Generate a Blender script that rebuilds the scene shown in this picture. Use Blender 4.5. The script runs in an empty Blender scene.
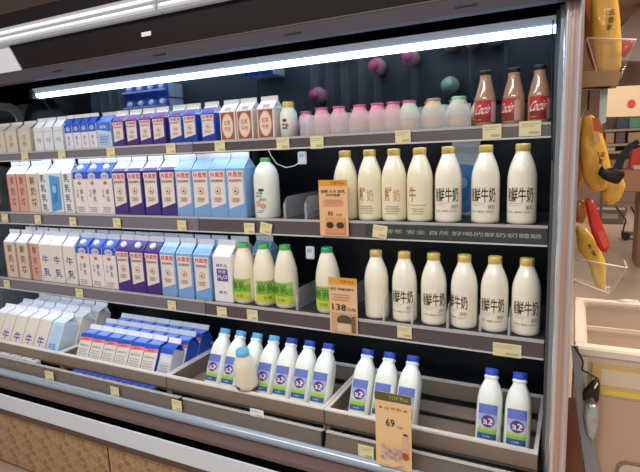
import bpy, math, random
from mathutils import Vector, Matrix
random.seed(7)
S = bpy.context.scene
COL = S.collection
PI = math.pi

# ------------------------------------------------------------------ camera
FPX = 508.96
YAW, PITCH, ROLL = .4658, .1617, -.0392
CAM = Vector((0, -1.5945, 1.4707))
fw = Vector((-math.sin(YAW)*math.cos(PITCH), math.cos(YAW)*math.cos(PITCH), -math.sin(PITCH)))
r0 = Vector((math.cos(YAW), math.sin(YAW), 0)); u0 = r0.cross(fw)
rt = math.cos(ROLL)*r0 + math.sin(ROLL)*u0
up = -math.sin(ROLL)*r0 + math.cos(ROLL)*u0
cam = bpy.data.objects.new('camera', bpy.data.cameras.new('camera'))
COL.objects.link(cam)
cam.matrix_world = Matrix(((rt.x, up.x, -fw.x, CAM.x), (rt.y, up.y, -fw.y, CAM.y), (rt.z, up.z, -fw.z, CAM.z), (0, 0, 0, 1)))
cam.data.sensor_width = 36; cam.data.lens = FPX*36/640; cam.data.clip_start = .02
S.camera = cam

def at(px, py, Y):
    """the point of the upright plane at depth Y seen at a pixel of the photograph"""
    d = fw + (px-320)/FPX*rt - (py-236)/FPX*up
    return CAM + d*((Y-CAM.y)/d.y)
def atz(px, py, Z):
    d = fw + (px-320)/FPX*rt - (py-236)/FPX*up
    return CAM + d*((Z-CAM.z)/d.z)

# ------------------------------------------------------------------ materials
def lin(c):
    return tuple(v/12.92 if v <= .04045 else ((v+.055)/1.055)**2.4 for v in c)
def hexc(h):
    return lin([int(h[i:i+2], 16)/255 for i in (0, 2, 4)])
MATS = {}
def mat(name, h, rough=.5, metal=0., spec=.5, alpha=None, emit=None, coat=0, noise=0, nscale=30, sss=0):
    if name in MATS: return MATS[name]
    m = bpy.data.materials.new(name); m.use_nodes = True
    nt = m.node_tree; b = nt.nodes['Principled BSDF']
    col = hexc(h)
    b.inputs['Base Color'].default_value = (*col, 1)
    b.inputs['Roughness'].default_value = rough
    b.inputs['Metallic'].default_value = metal
    b.inputs['Specular IOR Level'].default_value = spec
    if coat: b.inputs['Coat Weight'].default_value = coat
    if emit:
        b.inputs['Emission Color'].default_value = (*hexc(emit[0]), 1)
        b.inputs['Emission Strength'].default_value = emit[1]
    if noise:
        n = nt.nodes.new('ShaderNodeTexNoise'); n.inputs['Scale'].default_value = nscale
        n.inputs['Detail'].default_value = 4
        tc = nt.nodes.new('ShaderNodeTexCoord'); nt.links.new(tc.outputs['Object'], n.inputs['Vector'])
        mx = nt.nodes.new('ShaderNodeMix'); mx.data_type = 'RGBA'
        mx.inputs[6].default_value = (*[c*(1-noise) for c in col], 1)
        mx.inputs[7].default_value = (*[min(1, c*(1+noise)) for c in col], 1)
        nt.links.new(n.outputs['Fac'], mx.inputs[0]); nt.links.new(mx.outputs[2], b.inputs['Base Color'])
    if alpha is not None:      # thin clear plastic: see-through with a shiny skin
        tr = nt.nodes.new('ShaderNodeBsdfTransparent'); mx = nt.nodes.new('ShaderNodeMixShader')
        mx.inputs[0].default_value = alpha
        nt.links.new(tr.outputs[0], mx.inputs[1]); nt.links.new(b.outputs[0], mx.inputs[2])
        nt.links.new(mx.outputs[0], nt.nodes['Material Output'].inputs[0])
    MATS[name] = m
    return m
def M(h, rough=.5, **k):
    return mat('paint_%s_%d_%s' % (h, rough*100, '_'.join('%s%s' % (a, str(b)[:4]) for a, b in k.items())), h, rough, **k)

WHITE = M('f2f3f5', .45)
CARD = M('eef0f2', .4)
INK = M('2c2420', .6)
BLACK = M('0c0c0e', .5)
CHROME = mat('brushed_steel', 'f0f0f2', .25, .75)
STEEL = mat('satin_steel', 'b9bcc0', .38, 1.0)
MIRROR = mat('mirror_glass', 'e6eaee', .07, 1.0)
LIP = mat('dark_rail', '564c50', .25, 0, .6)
DECK = mat('shelf_deck', '3a3c40', .5)
BACK = mat('back_wall_dark', '10151c', .35)
ACRYL = mat('clear_acrylic', 'dfe8ee', .12, 0, .6, alpha=.14)
ACRYL2 = mat('frosted_acrylic', 'e6ebf0', .35, 0, .5, alpha=.26)
ACRYLD = mat('smoky_acrylic', '9aa8ae', .2, 0, .5, alpha=.16)
TAN = mat('bin_tan', '8c7b6c', .55, noise=.06, nscale=20)
TANL = mat('bin_edge_highlight', 'e6ded4', .4)  # pale colour stands in for the highlight along the bins' top edges
YTAG = M('e6dcae', .6)
MILK = mat('milk_glass', 'f5efdc', .22, 0, .5, coat=.3)
MILKW = mat('milk_white_plastic', 'eef3ea', .3)
GOLD = mat('gold_cap', 'd6ba62', .4, .1)

# ------------------------------------------------------------------ mesh builder
TEXTS = {}
def text_mesh(body, bold=0, spacing=1.0):
    key = (body, bold, spacing)
    if key in TEXTS: return TEXTS[key]
    c = bpy.data.curves.new('lettering', 'FONT'); c.body = body; c.align_x = 'CENTER'; c.size = 1
    c.resolution_u = 2; c.offset = bold; c.space_line = 1.22 if '\n' in body else 1
    o = bpy.data.objects.new('lettering', c); COL.objects.link(o)
    dg = bpy.context.evaluated_depsgraph_get(); dg.update()
    me = bpy.data.meshes.new_from_object(o.evaluated_get(dg))
    V = [(v.co.x, v.co.y) for v in me.vertices]; F = [tuple(p.vertices) for p in me.polygons]
    bpy.data.objects.remove(o); bpy.data.curves.remove(c); bpy.data.meshes.remove(me)
    if V:
        x0 = min(v[0] for v in V); x1 = max(v[0] for v in V); y0 = min(v[1] for v in V); y1 = max(v[1] for v in V)
        V = [((x-(x0+x1)/2)/max(x1-x0, 1e-6), (y-(y0+y1)/2)/max(y1-y0, 1e-6)) for x, y in V]
    V = list(V); T = []
    for f in F:
        for k in range(1, len(f)-1): T.append((f[0], f[k], f[k+1]))
    out = []
    while T:                     # no triangle wider than a tenth of the text, so it can follow a bottle
        t = T.pop(); a, b, c = t
        e = max(((a,b,c),(b,c,a),(c,a,b)), key=lambda q: abs(V[q[0]][0]-V[q[1]][0]))
        if abs(V[e[0]][0]-V[e[1]][0]) > .11 and len(V) < 6000:
            V.append(((V[e[0]][0]+V[e[1]][0])/2, (V[e[0]][1]+V[e[1]][1])/2)); m_ = len(V)-1
            T += [(e[0], m_, e[2]), (m_, e[1], e[2])]
        else: out.append(t)
    F = out
    TEXTS[key] = (V, F)
    return TEXTS[key]

class MB:
    def __init__(s): s.v = []; s.f = []; s.m = []; s.sm = []; s.mats = []
    def mi(s, m):
        if m not in s.mats: s.mats.append(m)
        return s.mats.index(m)
    def add(s, V, F, m, smooth=False):
        b = len(s.v); s.v += [tuple(v) for v in V]; k = s.mi(m)
        for f in F: s.f.append(tuple(b+i for i in f)); s.m.append(k); s.sm.append(smooth)
        return s
    def box(s, x0, y0, z0, x1, y1, z1, m, bev=0):
        if bev <= 0:
            V = [(x0,y0,z0),(x1,y0,z0),(x1,y1,z0),(x0,y1,z0),(x0,y0,z1),(x1,y0,z1),(x1,y1,z1),(x0,y1,z1)]
            F = [(0,3,2,1),(4,5,6,7),(0,1,5,4),(1,2,6,5),(2,3,7,6),(3,0,4,7)]
            return s.add(V, F, m)
        b = min(bev, (x1-x0)*.45, (y1-y0)*.45, (z1-z0)*.45)
        V = []; 
        def ring(i, z): return [(x0+i,y0+b,z),(x0+b,y0+i,z),(x1-b,y0+i,z),(x1-i,y0+b,z),(x1-i,y1-b,z),(x1-b,y1-i,z),(x0+b,y1-i,z),(x0+i,y1-b,z)]
        for i, z in ((b,z0),(0,z0+b),(0,z1-b),(b,z1)): V += ring(i, z)
        F = []
        for k in range(3):
            for i in range(8): F.append((k*8+i, k*8+(i+1)%8, k*8+8+(i+1)%8, k*8+8+i))
        F += [tuple(range(7,-1,-1)), tuple(range(24,32))]
        return s.add(V, F, m)
    def lathe(s, prof, m, n=24, c=(0,0,0), cap=True, smooth=True):
        V = []; F = []
        for r, z in prof:
            for i in range(n):
                a = 2*PI*i/n; V.append((c[0]+r*math.cos(a), c[1]+r*math.sin(a), c[2]+z))
        for k in range(len(prof)-1):
            for i in range(n): F.append((k*n+i, k*n+(i+1)%n, (k+1)*n+(i+1)%n, (k+1)*n+i))
        s.add(V, F, m, smooth)
        if cap:
            b = len(V); 
            s.add(V[:n], [tuple(range(n-1,-1,-1))], m); s.add(V[-n:], [tuple(range(n))], m)
        return s
    def rsq(s, prof, m, n=28, e=4.0, smooth=True):
        """lathe with rounded-square section; prof rows r,z"""
        V = []; F = []
        for r, z in prof:
            for i in range(n):
                a = 2*PI*i/n; ca, sa = math.cos(a), math.sin(a)
                q = (abs(ca)**e+abs(sa)**e)**(-1/e); V.append((r*q*ca, r*q*sa, z))
        for k in range(len(prof)-1):
            for i in range(n): F.append((k*n+i, k*n+(i+1)%n, (k+1)*n+(i+1)%n, (k+1)*n+i))
        s.add(V, F, m, smooth); s.add(V[:n], [tuple(range(n-1,-1,-1))], m); s.add(V[-n:], [tuple(range(n))], m)
        return s
    def tube(s, pts, r, m, n=8):
        pts = [Vector(p) for p in pts]; V = []; F = []
        for i, p in enumerate(pts):
            d = (pts[min(i+1,len(pts)-1)]-pts[max(i-1,0)]).normalized()
            a = d.cross(Vector((0,0,1)) if abs(d.z) < .9 else Vector((1,0,0))).normalized(); b = d.cross(a)
            for k in range(n):
                t = 2*PI*k/n; V.append(p + r*(math.cos(t)*a+math.sin(t)*b))
        for i in range(len(pts)-1):
            for k in range(n): F.append((i*n+k, (i+1)*n+k, (i+1)*n+(k+1)%n, i*n+(k+1)%n))
        s.add(V, F, m, True); s.add(V[:n], [tuple(range(n))], m); s.add(V[-n:], [tuple(range(n-1,-1,-1))], m)
        return s
    def prism(s, poly, axis, a0, a1, m, smooth=False):
        """poly of (p,q) swept along an axis: 'x' -> (y,z); 'y' -> (x,z); 'z' -> (x,y)"""
        n = len(poly)
        def P(p, q, a): return (a,p,q) if axis == 'x' else (p,a,q) if axis == 'y' else (p,q,a)
        V = [P(p,q,a0) for p,q in poly] + [P(p,q,a1) for p,q in poly]
        F = [(i,(i+1)%n,n+(i+1)%n,n+i) for i in range(n)]
        s.add(V, F, m, smooth); s.add(V[:n], [tuple(range(n-1,-1,-1))], m); s.add(V[n:], [tuple(range(n))], m)
        return s
    def pillow(s, pts, y, t, m):
        """soft packet: outline of (x,z) at depth y, swollen by t to both sides"""
        cx = sum(p[0] for p in pts)/len(pts); cz = sum(p[1] for p in pts)/len(pts)
        out = list(pts)
        for _ in range(1):                             # round the corners of the outline
            nx = []
            for i in range(len(out)):
                a, b = out[i], out[(i+1)%len(out)]
                nx += [(a[0]*(1-q_)+b[0]*q_, a[1]*(1-q_)+b[1]*q_) for q_ in (.16, .39, .61, .84)]
            out = nx
        n = len(out); V = []; F = []
        rings = [(1,0),(.94,.5),(.82,.85),(.45,1)]
        for sgn in (-1, 1):
            b = len(V)
            for q, d in rings:
                for x, z in out: V.append((cx+(x-cx)*q, y+sgn*t*d*(1 if q == 1 else 1+.18*math.sin(47*x+31*z)), cz+(z-cz)*q))
            V.append((cx, y+sgn*t, cz))
            for k in range(3):
                for i in range(n): F.append((b+k*n+i, b+k*n+(i+1)%n, b+k*n+n+(i+1)%n, b+k*n+n+i))
            for i in range(n): F.append((b+3*n+i, b+3*n+(i+1)%n, b+4*n))
        return s.add(V, F, m, True)
    def print_on(s, ops, x0, z0, w, h, place, step=.0004):
        """flat artwork; place(x, z, off) maps face coordinates to 3-D"""
        for L, op in enumerate(ops):
            off = .0005 + L*step
            k = op[0]
            if k == 'rect':
                _, u0_, v0, u1, v1, m = op; n = 10
                V = []; 
                for i in range(n+1):
                    u = u0_+(u1-u0_)*i/n
                    V += [place(x0+u*w, z0+v0*h, off), place(x0+u*w, z0+v1*h, off)]
                s.add(V, [(2*i, 2*i+2, 2*i+3, 2*i+1) for i in range(n)], m)
            elif k == 'poly':
                s.add([place(x0+u*w, z0+v*h, off) for u, v in op[1]], [tuple(range(len(op[1])))], op[2])
            elif k == 'ell':
                _, cu, cv, ru, rv, m = op
                V = [place(x0+cu*w, z0+cv*h, off)] + [place(x0+(cu+ru*math.cos(t*PI/10))*w, z0+(cv+rv*math.sin(t*PI/10))*h, off) for t in range(20)]
                s.add(V, [(0, 1+i, 1+(i+1)%20) for i in range(20)], m)
            elif k == 'txt':
                _, body, cu, cv, tw, th, m = op[:7]
                V, F = text_mesh(body, op[7] if len(op) > 7 else .004)
                k_ = op[8] if len(op) > 8 else 0
                s.add([place(x0+(cu+(x+k_*y)*tw)*w, z0+(cv+(y+(.25*k_)*x)*th)*h, off) for x, y in V], F, m)
        return s
    def build(s, name, parent=None, loc=None):
        me = bpy.data.meshes.new(name); me.from_pydata(s.v, [], s.f)
        for m in s.mats: me.materials.append(m)
        me.polygons.foreach_set('material_index', s.m); me.polygons.foreach_set('use_smooth', s.sm)
        me.update()
        o = bpy.data.objects.new(name, me); COL.objects.link(o)
        if parent: o.parent = parent
        if loc: o.location = loc
        return o

def flat(y): return lambda x, z, off: (x, y-off, z)
def round_(r): return lambda x, z, off: ((r+off)*math.sin(x/r), -(r+off)*math.cos(x/r), z)
def tag(o, label=None, cat=None, group=None, kind=None):
    if label: o['label'] = label
    if cat: o['category'] = cat
    if group: o['group'] = group
    if kind: o['kind'] = kind
    return o
def empty(name, loc=(0,0,0), label=None, cat=None, group=None):
    o = bpy.data.objects.new(name, None); COL.objects.link(o); o.location = loc; o.empty_display_size = .03
    return tag(o, label, cat, group)
def dup(o, parent=None):
    c = o.copy(); COL.objects.link(c)
    if parent: c.parent = parent
    for ch in list(o.children): dup(ch, c)
    return c
USED = set()
def place(proto, loc, label, lean=0, rz=0, group=None, side=0):
    o = proto if proto.name not in USED else dup(proto)
    USED.add(proto.name); USED.add(o.name)
    o.location = loc; o.rotation_euler = (-lean, side, rz); o['label'] = label
    if group: o['group'] = group
    return o
ORD = 'first second third fourth fifth sixth seventh eighth ninth tenth eleventh twelfth'.split()

# ------------------------------------------------------------------ the refrigerator
X0, X1 = -2.93, -.055          # inner ends
YB = .40                       # back wall
def zat(px, py, Y): return at(px, py, Y).z
fr = empty('display_refrigerator', (-1.5, .2, 0), 'long open-front supermarket milk refrigerator with dark canopy and steel corner post', 'refrigerator')
def P(name, mb):
    o = mb.build(name, fr); o.location = (1.5, -.2, 0); return o
P('back_panel', MB().box(-3.4, YB, .3, .0, YB+.03, 2.1, BACK))
# canopy: fascia, grey trim band, dark gap, lamp housing and lamp
YF = -.15
zt0, zt1 = zat(280, 42, YF), zat(280, 27, YF)
BROWN = mat('fascia_dark_brown', '170b0e', .55, 0, .2)
P('fascia', MB().box(-3.6, YF, zt1, .0, YF+.03, zat(0, 15, YF), BROWN))
P('canopy_trim', MB().box(-3.6, YF-.006, zt0, .0, YF+.034, zt1-.003, mat('trim_mauve_grey', '4a4450', .5, 0, .25))
    .box(-3.6, YF-.008, zt1-.003, .0, YF+.03, zt1, mat('trim_gold_line', '6a5040', .4)))
for x in (-1.9, -1.36, -.82, -.3): P('trim_clip', MB().box(x, YF-.009, zt0+.016, x+.06, YF-.006, zt0+.020, BLACK))
P('canopy_underside', MB().box(-3.6, YF+.034, zt0+.004, .0, YB, zt0+.03, mat('canopy_black', '050506', .9, 0, .0)))
P('canopy_roof', MB().box(-3.6, YF+.03, 2.08, .0, YB, 2.1, BROWN))
lx0 = at(37, 90, .05).x
P('lamp_housing', MB().prism([(.03,1.826),(.045,1.792),(.10,1.792),(.10,1.84)], 'x', lx0-.01, X1+.005, mat('lamp_housing', 'a9b2bd', .35, emit=('9fb4cc', .22))))
P('lamp_tube', MB().prism([(.047,1.805),(.04,1.795),(.043,1.783),(.06,1.779),(.085,1.783),(.09,1.7918),(.05,1.7918)], 'x', lx0, X1, mat('lamp_glow', 'ffffff', .3, emit=('bcdcff', 6.0))))
P('lamp_bracket', MB().box(lx0-.03, .03, 1.775, lx0-.01, .1, 1.85, BLACK))
# slanted mirror between back wall and canopy
P('mirror_panel', MB().prism([(YB-.004,1.62),(.18,1.835),(.186,1.841),(YB,1.628)], 'x', -2.42, X1, MIRROR))
# white tube fixture along the fascia
fz0, fz1 = zat(0, 45, YF-.03), zat(0, 28, YF-.03)
fm = (fz0+fz1)/2
LED = mat('batten_white', 'a9adb2', .5, emit=('eef4ff', .12))
LEDB = mat('batten_tube', 'ffffff', .4, emit=('f0f6ff', .35))
for xa, xb in ((-3.4, -1.31), (-1.30, -.45)):
    P('tube_fixture', MB().prism([(YF,fz0),(YF-.022,fz0),(YF-.03,fz0+.008),(YF-.026,fm-.004),(YF-.018,fm),(YF-.026,fm+.004),(YF-.03,fz1-.008),(YF-.022,fz1),(YF,fz1)], 'x', xa, xb, LED)
      .tube([(xa+.01,YF-.03,fm-.012),(xb-.01,YF-.03,fm-.012)], .006, LEDB).tube([(xa+.01,YF-.03,fm+.012),(xb-.01,YF-.03,fm+.012)], .006, LEDB))
# white board at the left end of the fascia and small sticker
q = [at(-30,49,YF-.004), at(8,45,YF-.004), at(22,70,YF-.004), at(-30,79,YF-.004)]
P('white_board', MB().prism([(p.x,p.z) for p in q], 'y', YF-.006, YF, M('dfe2ea', .4)))
a, b = at(142,37,YF), at(151,31,YF)
P('sticker', MB().box(a.x, YF-.002, a.z, b.x, YF, b.z, WHITE))
# end glass with the rounded corner on the left
EG = MB(); EGx = X0
fr_m = mat('end_frame_grey', 'f0f2f3', .4)
zt, zb_, yb = 1.825, .60, YB-.005
EG.box(EGx-.006, -.05, zb_, EGx+.006, yb-.07, zb_+.05, fr_m)
EG.box(EGx-.006, yb-.045, zb_, EGx+.006, yb, zt-.1, fr_m)
arc = [(yb-.1+.1*math.cos(t), zt-.1+.1*math.sin(t)) for t in [k*PI/16 for k in range(9)]]
ari = [(yb-.1+.055*math.cos(t), zt-.1+.055*math.sin(t)) for t in [k*PI/16 for k in range(8,-1,-1)]]
EG.prism(arc+ari, 'x', EGx-.006, EGx+.006, fr_m)
EG.box(EGx-.006, -.05, zt-.045, EGx+.006, yb-.1, zt, fr_m)
P('end_frame', EG)
P('end_glass', MB().box(EGx-.003, -.05, zb_+.05, EGx+.003, yb-.045, zt-.045, ACRYLD))
# right end wall, its stiles and the steel corner post
P('end_wall', MB().box(X1+.012, -.06, .3, X1+.04, YB, 1.9, mat('end_wall_dark', '23282e', .25)))
P('end_stile', MB().box(X1-.004, -.03, .48, X1+.012, .015, 1.86, mat('stile_grey', '5a6166', .3, .6), .003)
   .box(X1+.006, -.075, .48, X1+.02, -.05, 1.86, mat('stile_light', '9ba2a8', .25, .8), .003))
xp0, xp1, yp = -.037, .008, -.10
pm = MB()
def postpoly(x0_, x1_, d): 
    n = 10; return [(x0_+(x1_-x0_)*i/n, yp-d*math.sin(PI*i/n)) for i in range(n+1)]
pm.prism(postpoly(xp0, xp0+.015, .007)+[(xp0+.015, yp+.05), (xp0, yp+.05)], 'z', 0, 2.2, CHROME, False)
pm.prism(postpoly(xp0+.015, xp1-.017, .003)+[(xp1-.017, yp+.05), (xp0+.015, yp+.05)], 'z', 0, 2.2, mat('post_warm_reflection', 'd2b4a4', .28, .7), False)  # same steel; the warm streak it reflects is painted as colour
pm.prism(postpoly(xp1-.017, xp1, .010)+[(xp1, yp+.05), (xp1-.017, yp+.05)], 'z', 0, 2.2, mat('post_pale_reflection', 'e0dbe0', .3, .7), False)  # pale reflected streak of the post, also set as colour
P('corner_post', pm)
P('outer_side', MB().box(X1+.042, -.05, 0, .0, YB+.03, 2.08, mat('outer_side', '6b5c54', .4)))
# lower front: ledge, clear rail, bumper, kick panel
P('deck_ledge', MB().box(-3.4, -.13, .435, X1+.01, YB, .45, mat('ledge_steel', '8b8a88', .3, .7)))
RAILM = mat('rail_clear', '86796f', .15, 0, .6, alpha=.6)
for xa, xb in ((-3.4, -1.40), (-1.393, -.752), (-.745, X1+.01)):
    P('clear_rail', MB().prism([(-.118,.505),(-.138,.45),(-.142,.45),(-.122,.507)], 'x', xa, xb, RAILM).prism([(-.114,.502),(-.127,.506),(-.126,.512),(-.113,.509)], 'x', xa, xb, M('c9c6c2', .25))
      .box(xb-.006, -.14, .45, xb, -.115, .51, BLACK))
P('bumper', MB().tube([(-3.4,-.162,.450),(X1+.02,-.162,.450)], .019, mat('bumper_blue_grey', 'aebccb', .25, .4), 14))
P('bumper_board', MB().prism([(-.13,.432),(-.17,.430),(-.205,.412),(-.208,.398),(-.13,.398)], 'x', -3.4, X1+.02, mat('bumper_brown', '6a5450', .35)))
P('bumper_shadow_gap', MB().box(-3.4, -.2, .3, X1+.02, YB, .386, mat('gap_black', '060606', .9, 0, .05)))
P('white_trim', MB().box(-3.4, -.25, .318, X1+.02, -.242, .392, M('d8dee6', .35)).box(-3.4, -.252, .292, X1+.02, -.2, .316, mat('trim_brown', '5d4238', .45)))
kp = MB().box(-3.4, -.235, .02, X1+.02, -.2, .291, M('bfa283', .6))
TB = [M('b08d68', .5), M('a5825c', .5), M('977450', .5)]
sz = .036; ax = sz*math.sqrt(3)/2
for i in range(-54, -1):
    for j in range(0, 6):
        cx = (i+(j%2)*.5)*2*ax; cz = .03+j*1.5*sz
        if cz > .30 or cx+2*ax > X1: continue
        Hx = [(cx+sz*math.cos(PI/6+k*PI/3), cz+sz*math.sin(PI/6+k*PI/3)) for k in range(6)]
        for k in range(3):
            rh = [(cx,cz), Hx[(2*k-1)%6], Hx[2*k], Hx[2*k+1]]
            mx_, mz_ = sum(p[0] for p in rh)/4, sum(p[1] for p in rh)/4
            rh = [(mx_+(p[0]-mx_)*.88, min(.29, max(.02, mz_+(p[1]-mz_)*.88))) for p in rh]
            kp.add([(x_,-.2358,z_) for x_,z_ in rh], [(0,1,2,3)], TB[(k+(i*7+j*3+k)%2)%3])
js = at(106, 460, -.25).x
kp.box(js-.003, -.2372, .02, js+.003, -.234, .291, BLACK)
P('kick_panel', kp)

# ------------------------------------------------------------------ shelves
ZL = {1: (1.488, 1.53), 2: (1.177, 1.236), 3: (.830, .888)}
XJ = -1.338
ledm = mat('shelf_led', 'ffffff', .4, emit=('d8e8ff', 5.5))
for n, nm in ((1,'top'), (2,'second'), (3,'third')):
    zb, z1 = ZL[n]
    for side, xa, xb in (('left', -2.92, XJ-.002), ('right', XJ+.002, X1-.008)):
        sh = empty('refrigerator_shelf', ((xa+xb)/2, .2, zb), '%s refrigerator shelf, %s bay, with dark price rail' % (nm, side), 'shelf')
        def Q(nm_, mb_):
            o = mb_.build(nm_, sh); o.location = (-(xa+xb)/2, -.2, -zb)
        Q('deck', MB().box(xa, .004, z1-.014, xb, .375, z1-.001, DECK))
        Q('price_rail', MB().prism([(0,zb+.003),(-.008,zb+.006),(-.004,z1-.006),(.004,z1-.004),(.01,z1-.014),(.006,zb+.003)], 'x', xa, xb, LIP if side == 'right' else mat('rail_aisle_reflection', '74707a', .25, 0, .6)))  # left bays lighter: the aisle's reflection is put into the rail colour
        Q('rail_edge', MB().box(xa, -.010, zb, xb, .006, zb+.005, M('cfd3d6', .3)).box(xa, -.007, z1-.006, xb, .004, z1+.002, M('b9b6b8', .3)))
        Q('led_strip', MB().box(xa+.02, .012, z1-.020, xb-.02, .036, z1-.0145, ledm))
        if n == 3: Q('led_strip', MB().box(xa+.02, .15, z1-.020, xb-.02, .175, z1-.0145, ledm))  # extra rear strip, added only to brighten the cartons at the back of the bins
        Q('bracket', MB().prism([(.36,zb-.06),(.375,zb-.06),(.375,z1-.015),(.05,z1-.015),(.05,z1-.022)], 'x', xa+.01, xa+.014, BLACK))
# dark banner with small white writing on the second shelf's rail
a, b = at(366, 232, -.01), at(546, 238, -.01)
bn = MB().box(a.x, -.0125, 1.186, b.x, -.0095, 1.229, M('3b423f', .3))
bn.print_on([('txt', '營養 安全 自然 好喝的鮮奶初體驗', .55, .5, .86, .32, M('a9aca8', .5))], a.x, 1.186, b.x-a.x, .043, flat(-.0125))
tag(bn.build('rail_banner'), 'dark green-grey strip with white writing along the second shelf rail', 'banner')

# clear fence on the top shelf
a, b = at(300, 120, .012), at(471, 115, .012)
tag(MB().box(a.x, .010, 1.533, b.x, .013, 1.60, ACRYL2).build('acrylic_fence'), 'low frosted acrylic fence in front of the pink and peach milk bottles', 'fence')

# clear dividers on shelves 2 and 3
def divider(m=None):
    m = m or ACRYL2
    pts = [(.002,0),(.002,.045)] + [(.002+.035*(1-math.cos(t)), .045+.035*math.sin(t)) for t in [k*PI/12 for k in range(1,7)]] + [(.33,.08),(.33,0)]
    o = MB().prism(pts, 'x', -.0012, .0012, m).build('shelf_divider')
    MB().box(-.004, 0, 0, .004, .006, .058, m).build('divider_post', o)
    return tag(o, 'x', 'divider', 'clear shelf dividers')
dp = divider()
for i, px in enumerate((285, 306, 322)):
    place(dp, (at(px, 218, .014).x, .012, 1.237), '%s clear shelf divider standing in the empty stretch of the second shelf' % ('leftmost','middle','rightmost')[i])
for i, px in enumerate((384, 412, 447.5, 480, 509, 341.5, 297.5)):
    nm = ('clear divider beside the first gold-capped bottle on the third shelf', 'clear divider between second and third gold-capped bottles on the third shelf', 'clear divider between third and fourth gold-capped bottles on the third shelf',
          'clear divider between fourth and fifth gold-capped bottles on the third shelf', 'clear divider between the last two gold-capped bottles on the third shelf', 'clear divider behind the 138 price sign on the third shelf', 'clear divider right of three green-capped bottles on the third shelf')[i]
    if i in (0,1,2,3,4): y_ = .006
    else: y_ = .012
    place(dp, (at(px, 330, .01).x, y_, .889), nm)

# ------------------------------------------------------------------ cartons
RED = M('d8343c', .5); PURP = M('4f3a92', .4); PURPD = M('44307f', .4); LBLUE = M('7fb0e2', .4); BLUE = M('2858c8', .4)
CREAM = M('e9dfd8', .5); BRN = M('8a4a3a', .5); VIO = M('4236a0', .5); PALE = M('d9e9f6', .45); BEIGE = M('dccbb8', .5); GREY = M('a8a29c', .6); PINK = M('e6a59a', .5)
def lines(u0_, u1, v0, v1, n, m, f=.4):
    d = (v1-v0)/n
    return [('rect', u0_+(.06 if k % 2 else 0), v0+k*d, u1-(.05 if k % 3 else .1), v0+k*d+d*f, m) for k in range(n)]
def carton(name, w, h, body, top, art, roofart=None, cap=None, d=None, fin=.022, roof=.038, side=None):
    d = d or w
    root = empty(name); tag(root, 'x', 'carton')
    b = MB().box(-w/2, -d/2, 0, w/2, d/2, h, body, .002)
    if side: 
        b.print_on(side, -d/2, 0, d, h, lambda x, z, off: (w/2+off, x, z))
    b.build('carton_body', root)
    g = MB(); e = w/2-.001; f_ = d/2-.001; i = w*.30
    V = [(-e,-f_,h),(e,-f_,h),(e,f_,h),(-e,f_,h),(-e,-.002,h+roof),(e,-.002,h+roof),(e,.002,h+roof),(-e,.002,h+roof),(e-i,0,h+roof*.62),(-e+i,0,h+roof*.62)]
    g.add(V, [(0,1,5,4),(2,3,7,6),(1,8,5),(1,2,8),(2,6,8),(3,0,9),(0,4,9),(3,9,7)], top)
    g.box(-e, -.0028, h+roof, e, .0028, h+roof+fin, CARD if top is not WHITE else WHITE)
    if roofart:
        def rp(x, z, off):
            t = z; return (x, -f_+t*(f_-.002)-off, h+t*roof+off)
        g.print_on(roofart, -w/2, 0, w, 1, rp)
    gt = g.build('gable_top', root)
    if cap:
        c = MB().lathe([(.0145,0),(.0145,.009),(.0125,.0115)], cap, 18).build('screw_cap', gt)
        c.location = (0, -f_*.55, h+roof*.46); c.rotation_euler = (math.atan2(roof, f_), 0, 0)
    MB().print_on(art, -w/2, 0, w, h, flat(-d/2)).build('front_print', root)
    return root
EMB = lambda v: [('ell', .5, v, .17, .075, M('c9a06a', .5)), ('ell', .5, v, .13, .058, CREAM), ('poly', [(.42,v-.03),(.5,v+.04),(.58,v-.03)], M('7a5a44', .5))]
def lin_art(dark, low):      # red lettering on a cream panel over coloured foot
    return [('rect', .02, .0, .98, 1, dark), ('poly', [(.09,.17),(.91,.28),(.91,.84),(.09,.84)], CREAM), ('poly', [(.02,0),(.98,0),(.98,.30),(.02,.17)], low),
            ('rect', .06, .84, .94, .95, M('f0e6e6', .5)), ('txt', '林鳳營', .5, .88, .8, .105, RED, .010), ('txt', '高品質鮮乳', .5, .755, .7, .055, M('6a3440', .5))] + EMB(.55) + lines(.25, .75, .33, .43, 3, M('b79a80', .6))
pA = lin_art(PURP, PURPD)
big_purple = carton('milk_carton', .084, .19, PURP, PURP, pA, [('rect', .1, .1, .9, .55, PURPD)], WHITE)
big_purple2 = carton('milk_carton', .084, .19, PURP, WHITE, pA, [('rect', .05, .0, .95, .3, PURP)])
blA = lin_art(M('8ab8e6', .4), M('7aa6dc', .4))
big_blue = carton('milk_carton', .084, .19, M('8ab8e6', .4), M('a9d0f0', .4), blA, [('rect', .1, .1, .9, .6, M('8fbce6', .4))])
nn = carton('milk_carton', .084, .19, M('e9e2da', .5), WHITE, [('txt', '牛', .52, .60, .56, .21, VIO, .014), ('txt', '乳', .56, .26, .56, .21, VIO, .014)] + lines(.1, .4, .1, .2, 2, GREY))
bt = carton('milk_carton', .082, .19, M('ece6e4', .5), BLUE, [('rect', 0, .84, 1, 1, BLUE), ('ell', .5, .9, .3, .085, M('c8d6f0', .5)), ('txt', '光泉', .5, .9, .42, .07, RED, .010), ('ell', .5, .74, .14, .04, M('d66a60', .5)), ('txt', '鮮\n乳', .62, .45, .24, .3, M('9a6a90', .5)), ('txt', '全\n脂', .3, .5, .14, .2, M('b87a84', .5))] + lines(.12, .8, .06, .2, 3, M('c9b0b4', .5)), [('rect', .2, .1, .8, .6, M('5f86d6', .5))], WHITE)
be = carton('milk_carton', .086, .19, BEIGE, WHITE, [('rect', 0, 0, .06, 1, M('b08a6c', .6)), ('txt', '鮮\n奶\n坊', .55, .55, .42, .76, M('6e4638', .5))])
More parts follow.
